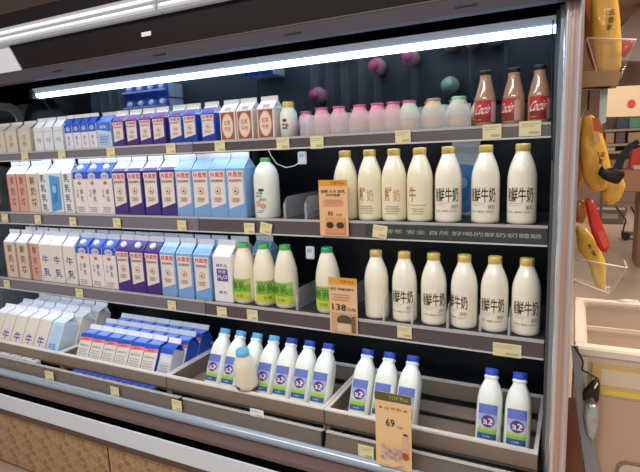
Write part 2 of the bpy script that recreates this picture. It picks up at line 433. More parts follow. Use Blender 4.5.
beR = carton('milk_carton', .07, .19, M('d9a99a', .5), WHITE, [('txt', '鮮\n奶\n坊', .55, .55, .42, .76, M('8e3a34', .5)), ('rect', .0, 0, .08, 1, M('b5605a', .5))])
wp = carton('milk_carton', .09, .19, M('ece9ea', .5), WHITE, [('txt', '鮮乳坊', .5, .80, .6, .075, M('5a3f8c', .5), .010), ('rect', .2, .46, .8, .73, M('6a4f9c', .5)), ('txt', 'H₂O', .5, .55, .5, .1, WHITE, .010), ('txt', '特選', .5, .67, .4, .07, WHITE), ('txt', '鮮 乳', .5, .22, .42, .06, VIO)])
bw = carton('milk_carton', .066, .19, M('e6e8ea', .5), WHITE, [('txt', '乳\n乳\n乳\n乳', .5, .5, .58, .92, M('3a3a44', .5), .010)], fin=.03, roof=.045)
bwt = carton('milk_carton', .098, .19, M('dfe8ee', .45), WHITE, [('poly', [(.16,.02),(.9,.1),(.95,.9),(.2,.95)], M('5aa0dc', .4)), ('poly', [(.3,.2),(.7,.3),(.75,.75),(.4,.7)], M('3f86cc', .4)), ('ell', .5, .6, .15, .1, M('9ccaf0', .4))], fin=.03, roof=.045)
sp_art = lin_art(PURP, PURPD)
s_purple = carton('small_milk_carton', .068, .108, PURP, WHITE, sp_art, [('rect', .04, 0, .96, .75, M('5a40a8', .4)), ('txt', '林鳳營', .5, .35, .7, .4, RED)], fin=.015, roof=.03)
s_blue = carton('small_milk_carton', .068, .108, BLUE, WHITE, lin_art(BLUE, M('2040a0', .4)), [('rect', .04, 0, .96, .75, BLUE), ('txt', '林鳳營', .5, .35, .7, .4, RED)], fin=.015, roof=.03)
s_brown = carton('small_milk_carton', .072, .108, M('e9e2d8', .5), WHITE, [('rect', .08, .04, .92, .96, M('a5533f', .5)), ('ell', .5, .5, .36, .42, M('e9c9a8', .5)), ('ell', .5, .5, .31, .36, M('f0dcc8', .5)), ('txt', '紅茶\n牛奶', .5, .5, .4, .38, M('a8402f', .5), .010)], [('rect', .3, .1, .7, .5, M('c9a890', .5))], fin=.015, roof=.03)
s_bt = carton('small_milk_carton', .047, .108, M('e8e6ee', .5), BLUE, [('rect', 0, .68, 1, 1, BLUE), ('ell', .5, .84, .3, .1, M('9fb6ec', .5)), ('txt', '鮮\n乳', .5, .35, .3, .4, M('9a7fae', .5))], fin=.015, roof=.03)
s_bl = carton('small_milk_carton', .085, .108, M('cfe0f4', .45), M('2f5fc0', .4), [('poly', [(0,.72),(1,.62),(1,1),(0,1)], M('3a78d8', .4)), ('txt', '鮮乳', .5, .82, .5, .13, WHITE), ('poly', [(.1,.1),(.9,.1),(.9,.5),(.1,.58)], M('a8c8ee', .4))] + lines(.2, .8, .2, .5, 3, M('6f97d6', .5)), fin=.015, roof=.03)
s_w = carton('small_milk_carton', .062, .108, M('e4e9ec', .5), WHITE, [('txt', '牛乳', .55, .45, .5, .2, M('6e6ea0', .5)), ('rect', .05, .8, .95, .84, M('c4d0da', .5))], fin=.015, roof=.03)
s_be = carton('small_milk_carton', .086, .108, M('d8cfbc', .5), M('d9d4cc', .5), [('txt', '豆\n奶', .5, .5, .3, .5, M('8a6a50', .5)), ('rect', 0, 0, .07, 1, M('c9b49a', .5))], fin=.012, roof=.028)
niu = carton('milk_carton', .088, .165, M('e6ddd2', .5), WHITE, [('txt', '牛', .54, .34, .60, .30, M('3a3aa8', .5), .015), ('rect', 0, .0, .02, 1, M('b8a898', .5))], fin=.02, roof=.035)
niub = carton('milk_carton', .088, .165, M('cfe0ee', .45), M('d9e6f0', .45), [('poly', [(.1,.1),(.9,.15),(.9,.9),(.2,.9)], M('b5d4f0', .4)), ('txt', '牛乳', .5, .25, .6, .2, M('3a62b8', .5), .010)], fin=.02, roof=.035)
bb_art = [('rect', 0, .84, 1, 1, BLUE), ('poly', [(0,.74),(1,.78),(1,.9),(0,.86)], M('e88a8c', .5)), ('txt', '鮮乳', .5, .82, .5, .08, RED, .010), ('txt', '福樂鮮乳', .5, .6, .76, .075, GREY, .02)] + lines(.1, .9, .12, .52, 5, M('c2bcb4', .5), .5)
bb = carton('milk_carton', .082, .135, M('e6e2da', .5), BLUE, bb_art, [('rect', .12, .15, .88, .9, M('7f9fe8', .4))], fin=.024, roof=.026, side=[('rect', 0, 0, 1, 1, BLUE)])
bbx = carton('milk_carton', .072, .135, M('c9ccd8', .5), BLUE, [('rect', 0, .82, 1, 1, BLUE), ('rect', .15, .55, .9, .75, M('dfe0e8', .5))] + lines(.2, .9, .1, .5, 5, GREY), fin=.024, roof=.026)

ORDN = {}
def seq(items, Yf, z, rowname, grp):
    """items: (prototype, px, py, description); gives each its place in the run of its own description"""
    tot = {}
    for it in items: tot[it[3]] = tot.get(it[3], 0)+1
    cnt = {}; out = []
    for it in items:
        pr, px, py, ds = it[:4]
        k = cnt.get(ds, 0); cnt[ds] = k+1
        p = at(px, py, Yf)
        lb = ds if tot[ds] == 1 else '%s of %s from left' % (ORD[k], ds) if tot[ds] > 1 else ds
        if tot[ds] == 1: lb = 'single ' + ds
        d = pr['depth'] if 'depth' in pr.keys() else .08
        o = place(pr, (p.x, Yf+d/2, z), lb+' '+rowname, group=grp)
        out.append(o)
    return out
for pr, d in ((big_purple,.084),(big_purple2,.084),(big_blue,.084),(nn,.084),(bt,.082),(be,.086),(beR,.07),(wp,.09),(bw,.066),(bwt,.098),(s_purple,.068),(s_blue,.068),(s_brown,.072),(s_bt,.047),(s_bl,.085),(s_w,.062),(s_be,.086)):
    pr['depth'] = d
PC = 'the purple milk cartons with cream panels'
LC = 'the light blue milk cartons with cream panels'
row1 = [(s_be,-2,135,'the beige small cartons with brown writing'),(s_be,10.3,135,'the beige small cartons with brown writing'),(s_be,23.5,134,'the beige small cartons with brown writing'),
        (s_w,37.6,132,'the small white cartons with grey writing'),(s_w,47.2,132,'the small white cartons with grey writing'),(s_w,57.4,132,'the small white cartons with grey writing'),
        (s_bt,68,131,'the narrow white cartons with blue shoulders'),(s_bt,76,131,'the narrow white cartons with blue shoulders'),(s_bt,84,131,'the narrow white cartons with blue shoulders'),(s_bt,92,130,'the narrow white cartons with blue shoulders'),
        (s_bl,103.4,129,'wide pale blue small carton with blue top'),
        (s_purple,118,128,'the small purple cartons with cream panels'),(s_purple,131.5,128,'the small purple cartons with cream panels'),(s_purple,145,127,'the small purple cartons with cream panels'),(s_purple,158.5,127,'the small purple cartons with cream panels'),
        (s_blue,175.5,126,'the small royal blue cartons with cream panels'),(s_blue,189.5,125,'the small royal blue cartons with cream panels'),(s_blue,208,125,'the small royal blue cartons with cream panels'),
        (s_brown,227.5,123,'the small cartons with brown ornamental panel'),(s_brown,244.5,122,'the small cartons with brown ornamental panel'),(s_brown,265.5,121,'the small cartons with brown ornamental panel')]
R1 = seq(row1, .012, ZL[1][1], 'on the top shelf', 'small cartons on the top shelf')
row2 = [(beR,12.5,190,'the pink milk cartons with red writing'),(beR,21.8,190,'the pink milk cartons with red writing'),(be,32.5,190,'beige milk carton with brown writing'),(bw,43.6,190,'the white milk cartons with four black characters'),(bwt,54.5,190,'white milk carton with large blue picture'),
        (bw,67.5,190,'the white milk cartons with four black characters'),(bt,80.2,190,'the blue-shouldered white milk cartons'),(bt,93,190,'the blue-shouldered white milk cartons'),(bt,106,190,'the blue-shouldered white milk cartons'),
        (big_purple2,120,190,PC),(big_purple2,135,190,PC),(big_purple2,151.3,190,PC),(big_purple2,168,190,PC),
        (big_blue,184,190,LC),(big_blue,201,190,LC),(big_blue,218,190,LC),(big_blue,236,190,LC)]
R2 = seq(row2, .012, ZL[2][1], 'on the second shelf', 'cartons on the second shelf')
row3 = [(be,11,262,'the beige milk cartons with brown writing'),(be,23.2,263,'the beige milk cartons with brown writing'),(beR,35.5,264,'pink milk carton with red writing'),(nn,46,265,'the white milk cartons with two purple characters'),(nn,57.5,266,'the white milk cartons with two purple characters'),(nn,70.2,267,'the white milk cartons with two purple characters'),
        (bt,83.7,268,'the blue-shouldered white milk cartons'),(bt,97,269,'the blue-shouldered white milk cartons'),(bt,110.3,271,'the blue-shouldered white milk cartons'),
        (big_purple,124,272,PC),(big_purple,138,273,PC),(big_purple,153,274,PC),
        (big_blue,168.5,275,LC),(big_blue,185,276,LC),(big_blue,202.5,277,LC),(wp,222.5,277,'white milk carton with purple H2O panel')]
R3 = seq(row3, .012, ZL[3][1], 'on the third shelf', 'cartons on the third shelf')
for o, it in list(zip(R3, row3)):           # the second row standing behind
    c = dup(o); c.location.y += .09
    c['group'] = 'second row of cartons on the third shelf'
    c['label'] = 'carton behind the ' + o['label'].replace('single ', '').replace(' of the ', ' ').replace(' from left on the third shelf', ' of the third shelf').replace(' milk cartons', ' carton').replace(' milk carton', ' carton').replace(' with cream panels', '').replace('the second row', '')
c = place(big_blue, (at(258, 260, .13).x, .19, ZL[3][1]), 'light blue carton standing behind the leftmost green-capped bottles on the third shelf', group='second row of cartons on the third shelf')
c = place(bwt, (at(463, 190, .2).x, .25, ZL[2][1]), 'white and blue carton standing behind the gold-capped bottles on the second shelf', group='cartons on the second shelf')
# back rows on the top shelf, seen only in the slanted mirror
WC = WHITE
sb2 = carton('blue_top_carton', .068, .10, M('dfe4ee', .5), BLUE, [('rect', 0, .6, 1, 1, BLUE)], None, WHITE, fin=.012, roof=.02)
for i in range(4):
    for j in range(2):
        place(sb2, (-2.04+.072*i, .21+.075*j, ZL[1][1]), '%s white-capped blue carton, %s back row of the top shelf, in the mirror' % (ORD[i], ('nearer', 'farther')[j]), group='capped blue cartons behind the small purple cartons')
for i in range(2): place(sb2, (-1.30+.075*i, .165, ZL[1][1]), '%s blue carton behind the brown-panelled small cartons, seen in the mirror near the lamp' % ORD[i], group='capped blue cartons behind the small purple cartons')
sb2['category'] = 'carton'
dp2 = divider(mat('thin_clear', 'dfe8ee', .12, 0, .6, alpha=.09))
for i, X_ in enumerate((-2.36, -2.29, -2.22, -2.15, -1.02, -.95, -.88, -.80, -.735, -.58, -.36, -.24)):
    place(dp2, (X_, .095, ZL[1][1]+.001), '%s clear divider from the left behind the front bottles of the top shelf' % ORD[i]).scale.y = .8

# ------------------------------------------------------------------ bottles
def milk_bottle(art, body=MILK, capm=GOLD):
    root = empty('milk_bottle'); tag(root, 'x', 'bottle')
    prof = [(.036,0),(.0425,.004),(.0424,.012),(.0426,.06),(.0426,.126),(.0422,.140),(.0406,.154),(.0372,.170),(.0312,.187),(.0248,.202),(.0208,.213),(.0198,.222)]
    MB().lathe(prof, body, 32).build('bottle_body', root)
    MB().lathe([(.0205,.217),(.0212,.218),(.0215,.235),(.0200,.239),(.002,.240)], capm, 24).build('bottle_cap', root)
    MB().print_on(art, -.038, .02, .076, .115, round_(.0426)).build('bottle_print', root)
    return root
DK = M('33261f', .5); OR = M('b9824a', .5)
fm_art = [('txt', '鮮牛奶', .55, .60, .88, .40, DK, .012), ('txt', '極', .03, .60, .15, .36, DK, .008), ('rect', .0, .375, .55, .385, GREY), ('rect', .0, .32, .42, .33, GREY), ('txt', '鮮奶', .82, .28, .28, .11, M('a98a5a', .5)), ('txt', '100% 鮮奶 936ml', .45, .16, .9, .055, M('7a6a5a', .5))]
or_art = [('txt', '鮮', .3, .62, .36, .42, OR, .02), ('txt', '奶', .68, .58, .3, .36, M('cfa47a', .5), .010)] + lines(.15, .85, .05, .32, 4, M('b9a78c', .5), .35)
or_art2 = [('txt', '牛', .3, .62, .36, .42, OR, .02), ('rect', .1, .3, .9, .32, M('c9a06a', .5))] + lines(.25, .85, .05, .26, 3, M('b9a78c', .5), .35)
plain_art = lines(.1, .5, .1, .5, 3, M('c9bfa4', .5), .3)
MILKY = mat('milk_glass_yellowish', 'f2eacc', .22, 0, .5, coat=.3)
b_fm = milk_bottle(fm_art); b_or = milk_bottle(or_art, MILKY); b_or2 = milk_bottle(or_art2, MILKY); b_pl = milk_bottle(plain_art, MILK); b_pl2 = milk_bottle(plain_art, MILKY)
def bseq(items, y, z, grp):
    for pr, px, py, lb in items:
        p = at(px, py, y-.02); place(pr, (p.x, y, z), lb, group=grp)
G2 = 'gold-capped milk bottles on the second shelf'; G3 = 'gold-capped milk bottles on the third shelf'
bseq([(b_pl2,344,200,'yellowish gold-capped milk bottle half hidden behind the orange sign on the second shelf'),
      (b_or,368.3,195,'yellowish milk bottle with orange characters, just right of the bottle behind the sign'),
      (b_or,392.5,195,'yellowish milk bottle with orange characters, third gold cap on the second shelf'),
      (b_or2,418.3,195,'yellowish milk bottle with one orange character, left of the black-lettered bottles'),
      (b_fm,447,190,'gold-capped bottle with black characters, leftmost of three on the second shelf'),
      (b_fm,484.5,190,'gold-capped bottle with black characters, middle of three on the second shelf'),
      (b_fm,521.5,190,'gold-capped bottle with black characters, rightmost on the second shelf by the post')], .055, ZL[2][1], G2)
bseq([(b_pl,374.7,290,'gold-capped bottle with turned-away print, right of the 138 sign on the third shelf'),
      (b_fm,403,295,'gold-capped bottle with black characters, leftmost of its kind on the third shelf'),
      (b_fm,432.3,297,'gold-capped bottle with black characters, second of its kind on the third shelf'),
      (b_fm,463.0,300,'gold-capped bottle with black characters, third of its kind on the third shelf'),
      (b_fm,493.5,303,'gold-capped bottle with black characters, fourth of its kind on the third shelf'),
      (b_fm,525.5,305,'gold-capped bottle with black characters, rightmost on the third shelf by the post')], .06, ZL[3][1], G3)
# turn some of them
def turn(word, a):
    for o in COL.objects:
        if o.parent is None and word in str(o.get('label', '')): o.rotation_euler.z = a
turn('leftmost of three on the second shelf', .12); turn('third of its kind on the third', -.45); turn('second of its kind on the third', .3); turn('leftmost of its kind on the third', .1)
turn('turned-away print', -.5); turn('third gold cap', .15); turn('rightmost on the third shelf', .12)
# green-capped bottles
def green_bottle(kind):
    root = empty('milk_bottle'); tag(root, 'x', 'bottle')
    cm = mat('green_cap_teal', '2f9a62', .4) if kind == 2 else mat('green_cap', '55ad4e', .4)
    if kind == 1:
        prof = [(.046,0),(.049,.005),(.049,.135),(.047,.160),(.041,.180),(.030,.197),(.020,.206),(.019,.21)]; zt_ = .206; rc = .0195
    else:
        prof = [(.040,0),(.045,.005),(.046,.02),(.046,.12),(.043,.15),(.036,.180),(.027,.208),(.0205,.222),(.0205,.228)]; zt_ = .222; rc = .0215
    MB().lathe(prof, MILKW if kind == 1 else mat('milk_cream_plastic', 'efe6cf', .3), 32).build('bottle_body', root)
    MB().lathe([(rc,zt_),(rc,zt_+.016),(rc-.002,zt_+.019),(.002,zt_+.019)], cm, 24).build('bottle_cap', root)
    if kind == 1:
        art = [('ell', .55, .72, .14, .05, M('6a4a3a', .5)), ('txt', '初鹿\n鮮乳', .45, .58, .34, .18, M('5a8a5a', .5), .010), ('txt', '鮮奶', .6, .42, .3, .1, M('8a6a50', .5)), ('ell', .4, .3, .12, .1, M('d9a890', .5)), ('ell', .62, .22, .12, .08, M('c99a84', .5))] + lines(.3, .7, .02, .12, 2, GREY)
        MB().print_on(art, -.045, .02, .09, .12, round_(.049)).build('bottle_print', root)
    else:
        G = M('7cb83e', .45)
        art = [('rect', 0, .72, 1, 1, M('a9cf6a', .45)), ('rect', 0, .36, 1, .72, G), ('rect', 0, 0, 1, .36, M('c9d24a', .45)), ('txt', '鮮乳', .45, .66, .7, .4, M('3f7a2a', .5), .010), ('txt', '牧場 鮮牛乳', .45, .9, .7, .1, M('4a8a34', .5)), ('txt', '全脂', .5, .2, .34, .16, M('7a9a2a', .5))]
        MB().print_on(art, -.048, .018, .096, .085, round_(.046)).build('bottle_print', root)
    return root
g1 = green_bottle(1); g0 = green_bottle(0); g2 = green_bottle(2)
bseq([(g1,264,190,'round-shouldered white milk bottle with green cap at the end of the second shelf cartons')], .056, ZL[2][1], None)
bseq([(g0,242.5,280,'green-capped bottle with green label, leftmost on the third shelf'),
      (g0,262.5,282,'green-capped bottle with green label, second from the left on the third shelf'),
      (g0,284,285,'green-capped bottle with green label, third from the left, beside the empty gap'),
      (g2,326,290,'teal-capped bottle with green label standing left of the 138 price sign')], .06, ZL[3][1], 'green-label bottles on the third shelf')
turn('second from the left on the third', .7)
# jar with gold lid, top shelf
j = empty('milk_jar', label='small white milk bottle with gold lid between brown cartons and pink bottles', cat='bottle')
MB().lathe([(.024,0),(.0315,.004),(.032,.07),(.030,.088),(.022,.102),(.0195,.108)], MILKW, 28).build('bottle_body', j)
MB().lathe([(.0215,.106),(.0215,.122),(.020,.126),(.002,.126)], GOLD, 22).build('bottle_cap', j)
MB().print_on([('ell', .5, .8, .2, .12, M('6a3f34', .5)), ('txt', '鮮奶\n優酪', .5, .4, .5, .44, M('4a3a38', .5), .010), ('ell', .7, .45, .12, .1, M('b0483c', .5))], -.022, .02, .044, .05, round_(.032)).build('bottle_print', j)
p = at(289, 125, .05); j.location = (p.x, .05, ZL[1][1])
# barrel-shaped flavoured milk bottles
def barrel(lower, upper, foil):
    root = empty('flavoured_milk_bottle'); tag(root, 'x', 'bottle')
    MB().lathe([(.024,0),(.029,.004),(.032,.02),(.033,.040)], lower, 24).build('lower_body', root)
    MB().lathe([(.033,.0402),(.034,.046),(.033,.054),(.029,.066),(.024,.078),(.020,.086),(.020,.09)], upper, 24).build('upper_body', root)
    MB().lathe([(.0225,.089),(.023,.092),(.022,.0955),(.002,.097)], foil, 20).build('foil_cap', root)
    return root
PL, PU, PF = M('e0a48c', .35), M('eea9b6', .35), mat('pink_foil', 'd85a80', .35, .3)
OL, OU, OF = M('e6b083', .35), M('d9e6cf', .35), mat('mint_foil', 'a9dcc6', .35, .3)
bp = barrel(PL, PU, PF); bo = barrel(OL, M('e9d3b0', .35), mat('peach_foil', 'c99a74', .4, .3)); bg = barrel(OL, OU, OF); bgp = barrel(OL, OU, PF)
GB = 'barrel-shaped flavoured milk bottles on the top shelf'
bseq([(bp,319.5,117,'pink flavoured milk bottle, leftmost in the front row of the top shelf'),(bp,337,117,'pink flavoured milk bottle, second in the front row of the top shelf'),(bp,357.5,116,'pink flavoured milk bottle, third in the front row of the top shelf'),(bp,375.5,115,'pink flavoured milk bottle, left one of the close pair on the top shelf'),(bp,391.5,114,'pink flavoured milk bottle, right one of the close pair on the top shelf'),
      (bgp,407.5,112,'mint-topped peach milk bottle with pink foil lid on the top shelf'),(bo,432,111,'beige-topped peach milk bottle with brown foil lid on the top shelf'),(bg,457.5,109,'mint-topped peach milk bottle with mint foil lid, next to the red-labelled bottles')], .052, ZL[1][1], GB)
for i, (pr, px, y_, lb) in enumerate([(bp,306,.14,'pink flavoured milk bottle in the second row left of the front pink ones'),(bp,304,.30,'pink flavoured milk bottle seen from above in the mirror, leftmost'),(bp,357,.21,'pink flavoured milk bottle seen from above in the mirror above the close pair'),(bp,391,.19,'pink flavoured milk bottle seen in the mirror close to the lamp'),(bg,442,.31,'mint-lidded milk bottle seen from above in the mirror')]):
    p = at(px, 112, y_); place(pr, (p.x, y_, ZL[1][1]), lb, group=GB)
for i, px in enumerate((470, 495, 520)):
    p = at(px-39, 110, .15); place(bo, (p.x, .15, ZL[1][1]), '%s beige bottle in the back row behind the red-labelled bottles, seen in the mirror' % ORD[i], group=GB)
# chocolate milk glass bottles
def cocoa():
    root = empty('chocolate_milk_bottle'); tag(root, 'x', 'bottle', 'red-labelled chocolate milk bottles')
    MB().lathe([(.026,0),(.031,.003),(.0315,.012),(.0315,.075),(.029,.090),(.0235,.112),(.0185,.130),(.0165,.140),(.0165,.150)], mat('chocolate_milk_glass', 'b48e74', .15, 0, .5, coat=.6), 28).build('bottle_body', root)
    MB().lathe([(.0165,.1502),(.0165,.151),(.0182,.152),(.0182,.161),(.0168,.1635),(.002,.1635)], mat('dark_crown_cap', '3a2c26', .35, .4), 22).build('bottle_cap', root)
    MB().print_on([('rect', 0, .0, 1, .62, M('8e2a2c', .4)), ('rect', 0, .34, 1, 1, M('c23038', .4)), ('txt', 'Cocio', .48, .60, .84, .46, M('f4e8e4', .5), .012, .35), ('rect', .1, .1, .4, .14, M('d9a040', .5)), ('rect', .92, .0, 1.25, .9, M('cfa8a0', .4))], -.027, .012, .052, .064, round_(.0315)).build('bottle_label', root)
    return root
cc = cocoa()
for px, lb, rz in ((484.3, 'leftmost of three red-labelled chocolate milk bottles on the top shelf', .0), (513, 'middle one of three red-labelled chocolate milk bottles on the top shelf', -.5), (539, 'rightmost of three red-labelled chocolate milk bottles, beside the post', .05)):
    p = at(px, 95, .03); place(cc, (p.x, .05, ZL[1][1]), lb, rz=rz)

# ------------------------------------------------------------------ bins of the bottom deck
bx = [-2.92, -2.215, -1.525, -.775, X1-.012]
def make_bin(xa, xb, label):
    r_ = empty('storage_bin', ((xa+xb)/2, .1, .452), label, 'bin', 'tan slatted bins of the bottom deck')
    def Q(nm_, mb_):
        o = mb_.build(nm_, r_); o.location = (-(xa+xb)/2, -.1, -.452)
    Q('front_panel', MB().box(xa, -.072, .503, xb, -.058, .556, TAN, .003).box(xa, -.074, .556, xb, -.056, .562, TANL))
    for x in (xa, xb-.012): Q('side_panel', MB().box(x, -.058, .47, x+.012, .31, .556, TAN).box(x, -.056, .556, x+.012, .30, .561, TANL))
    Q('back_panel', MB().box(xa+.012, .30, .495, xb-.012, .312, .56, TAN, .002).box(xa, .298, .56, xb, .316, .566, TANL))
    for k in range(3): Q('floor_slat', MB().box(xa+.012, -.05+.118*k, .48, xb-.012, .03+.118*k, .49, TAN, .002))
    for x in (xa+.06, xb-.07): Q('foot', MB().box(x, -.06, .452, x+.012, .28, .48, BLACK))
    return r_
make_bin(bx[0], bx[1]-.003, 'tan slatted bin filled with white milk cartons, leftmost on the deck')
make_bin(bx[1], bx[2]-.003, 'tan slatted bin filled with small blue milk cartons')
make_bin(bx[2], bx[3]-.003, 'tan slatted bin with a row of leaning milk bottles')
make_bin(bx[3], bx[4], 'tan slatted bin, nearly empty, at the right end by the post')
FL = .491
def rest(pr, x, y, half, lean, label, grp, rz=0):
    return place(pr, (x, y, FL + half*math.sin(lean)), label, lean=lean, rz=rz, group=grp)
LN = math.radians(26)
GA = 'white milk cartons leaning in the leftmost bin'
sA = [(-2.785,niu),(-2.69,niu),(-2.595,niu),(-2.50,niu),(-2.405,niu),(-2.308,niub)]
for r in range(3):
    for i, (x, pr) in enumerate(sA):
        if r and i == 5: pr = niu
        nm = ('pale blue carton' if pr is niub else 'white milk carton')
        lb = '%s %s from the left in the %s row of the leftmost bin' % (ORD[i], nm, ('front', 'second', 'third', 'back')[r])
        rest(pr, x+.004*r, -.012+.100*r, .044, LN, lb, GA)
GBn = 'small blue milk cartons leaning in the second bin'
sB = [-2.088,-2.004,-1.92,-1.836,-1.752,-1.668]
for r in range(3):
    for i, x in enumerate(sB):
        rest(bb, x+.004*r, -.014+.094*r, .041, LN, '%s blue and white carton from the left in the %s row of the second bin' % (ORD[i], ('front','second','third','back')[r]), GBn)
    rest(bbx if r == 0 else bb, -1.5825, -.014+.094*r, .036 if r == 0 else .041, LN, 'pale grey-blue carton at the right end of the second bin' if r == 0 else 'blue carton at the right end of the %s row in the second bin' % ('','second','third','back')[r], GBn)

def a2_bottle(capm):
    root = empty('milk_bottle'); tag(root, 'x', 'bottle')
    MB().rsq([(.034,0),(.0385,.005),(.0395,.015),(.0395,.135),(.0385,.158),(.035,.178),(.029,.195),(.023,.207),(.0205,.214),(.0205,.218),(.023,.221),(.023,.226),(.0195,.228),(.0195,.232)], MILKW, 32, 3.0).build('bottle_body', root)
    MB().lathe([(.0215,.229),(.022,.231),(.022,.248),(.0205,.2505),(.002,.2505)], capm, 24).build('bottle_cap', root)
    SK, GR, NV = M('86a3d8', .45), M('9cc552', .45), M('2c5f9c', .45)
    art = [('rect', 0, 0, 1, .19, NV), ('rect', 0, .17, 1, .38, GR), ('rect', 0, .27, 1, .36, M('b4d480', .45)), ('rect', 0, .35, 1, 1, M('6478c8', .45)), ('rect', 0, .35, 1, .52, M('c6cdea', .45)), ('rect', 0, .52, 1, .72, M('a4aee4', .45)), ('ell', .54, .52, .36, .175, M('642a72', .45)), ('txt', 'a2', .54, .52, .48, .19, WHITE, .008), ('txt', 'milk', .5, .09, .4, .06, M('c9dcf0', .5))]
    sq = lambda x, z, off: (x, -(.0395**3-abs(x)**3)**(1/3)-off-.0003, z)
    MB().print_on(art, -.029, .030, .058, .108, sq).build('bottle_label', root)
    return root
CB, DB = mat('cap_sky_blue', '6fc0ea', .4), mat('cap_royal_blue', '2a4fc2', .4)
a2l, a2d = a2_bottle(CB), a2_bottle(DB)
LB = math.radians(26)
GC = 'white milk bottles with blue caps and purple round logo in the bins'
xs = [-1.332+.0828*i for i in range(7)]
lb = ['sky-blue-capped milk bottle, leftmost in the third bin', 'sky-blue-capped milk bottle, second from the left in the third bin', 'sky-blue-capped milk bottle partly hidden by the small cream bottle in the third bin', 'sky-blue-capped milk bottle just right of the small cream bottle in the third bin',
      'royal-blue-capped milk bottle, leftmost of three royal-blue caps in the third bin', 'royal-blue-capped milk bottle, middle of three royal-blue caps in the third bin', 'royal-blue-capped milk bottle, rightmost in the third bin against its side']
for i, x in enumerate(xs): rest(a2l if i < 4 else a2d, x, .0, .039, LB, lb[i], GC)
for x, l_ in ((-.672,'royal-blue-capped milk bottle, leftmost of three in the right-hand bin'),(-.586,'royal-blue-capped milk bottle, middle of three behind the 69 sign'),(-.498,'royal-blue-capped milk bottle, rightmost of three behind the 69 sign'),(-.222,'royal-blue-capped milk bottle, left one of the pair at the right end'),(-.134,'royal-blue-capped milk bottle, right one of the pair beside the post')):
    rest(a2d, x, .0, .039, LB if x < -.3 else math.radians(20), l_, GC)
# small cream bottle with sky cap tipped forward in front of the row
sbm = empty('milk_bottle', label='small unlabelled cream bottle with sky-blue cap tipped towards the aisle', cat='bottle')
MB().lathe([(.030,0),(.0345,.004),(.035,.02),(.035,.085),(.032,.105),(.025,.125),(.019,.137),(.0185,.142)], mat('milk_cream_plastic', 'efe6cf', .3), 28).build('bottle_body', sbm)
MB().lathe([(.0205,.139),(.021,.141),(.021,.156),(.0195,.159),(.002,.159)], CB, 24).build('bottle_cap', sbm)
MB().print_on([('rect', 0, 0, 1, 1, M('4a3a58', .5))], -.028, .006, .026, .012, round_(.035)).build('bottle_print', sbm)
p = at(244, 384, -.06); sbm.location = (p.x-.002, -.036, .570); sbm.rotation_euler = (math.radians(7), 0, 0); sbm.scale = (1.28, 1.28, 1)
# spare cartons on the ledge below the bins
sp = empty('spare_carton'); tag(sp, 'x', 'carton')
MB().box(-.019, -.013, 0, .019, .013, .058, M('3a55b8', .4), .002).build('carton_body', sp)
MB().print_on([('rect', .2, .55, .8, .95, M('a9bbe6', .5)), ('rect', .2, .1, .8, .4, M('6a7fc8', .5))], -.019, 0, .038, .058, flat(-.013)).build('front_print', sp)
for i in range(12):
    place(sp, (-2.06+.0425*i, -.092, .451), '%s small blue carton from the left on the ledge under the second bin' % ORD[i], group='small blue cartons on the ledge')
sw = empty('spare_carton'); tag(sw, 'x', 'carton')
MB().box(-.04, -.013, 0, .04, .013, .060, M('dcdde2', .5), .002).print_on([('txt', '牛', .5, .5, .4, .8, M('3a3aa8', .5), .01)], -.04, -.013, .08, .026, lambda x, y, off: (x, y, .06+off)).build('carton_body', sw)
MB().print_on([('txt', '牛', .5, .6, .4, .5, M('3a3aa8', .5), .010)], -.04, 0, .08, .06, flat(-.013)).build('front_print', sw)
for i in range(5):
    place(sw, (-2.74+.09*i, -.092, .451), '%s small white carton from the left on the ledge under the leftmost bin' % ORD[i], group='small white cartons on the ledge')

# ------------------------------------------------------------------ price tags and signs
def price_tag(px, py, Y, w, h, label, m=YTAG, tilt=0):
    p = at(px, py, Y)
    r_ = empty('price_tag', (p.x, p.y, p.z), label, 'price tag', 'pale yellow shelf price tags')
    MB().box(-w/2, -.0015, -h/2, w/2, 0, h/2, m).print_on([('rect', .08, .62, .7, .68, M('c2b990', .6)), ('rect', .08, .78, .85, .83, M('c2b990', .6)), ('rect', .45, .15, .9, .3, M('bdb387', .6))], -w/2, -h/2, w, h, flat(-.0015)).build('tag_card', r_)
    MB().box(-w/2-.001, -.001, -h/2-.002, w/2+.001, 0, -h/2, ACRYL).build('tag_holder', r_)
    r_.rotation_euler.y = tilt
    return r_
for i, (px, py, w) in enumerate(((25,156.5,.05),(62,154.5,.05),(111,152.5,.05),(171,148.5,.048),(220,146.5,.048),(283,143.5,.052),(317,142.3,.05),(403,136.8,.05),(492,131.5,.053),(530,128.5,.058))):
    price_tag(px, py, -.0095, w, .042, '%s price tag from the left on the top shelf rail' % ORD[i])
for i, (px, py, w, t) in enumerate(((5,218,.05,0),(38,219.5,.045,0),(73,222,.045,0),(117,223,.045,0),(182,225.5,.045,0),(249.5,228.5,.047,0),(266,228.5,.05,.2),(380,231.5,.05,.12))):
    price_tag(px, py, -.014, w, .042, '%s price tag from the left on the second shelf rail' % ORD[i], tilt=t)
for i, (px, py, w) in enumerate(((7,284,.05),(79.5,293,.05),(172,305.5,.045),(222,312,.048),(252.5,315,.05),(404.5,332,.05),(507,350,.083))):
    price_tag(px, py, -.0095, w, .042, '%s price tag from the left on the third shelf rail' % ORD[i])
for i, (px, py, w, m) in enumerate(((49.5,376,.06,YTAG),(115,392,.05,YTAG),(177,405.5,.05,YTAG),(366,452,.055,YTAG),(257,413,.06,WHITE))):
    o = price_tag(px, py, -.145 if m is YTAG else -.125, w, .047 if m is YTAG else .03, '%s price tag from the left on the clear bottom rail' % ORD[i] if m is YTAG else 'blank white card under the bin of leaning bottles', m)
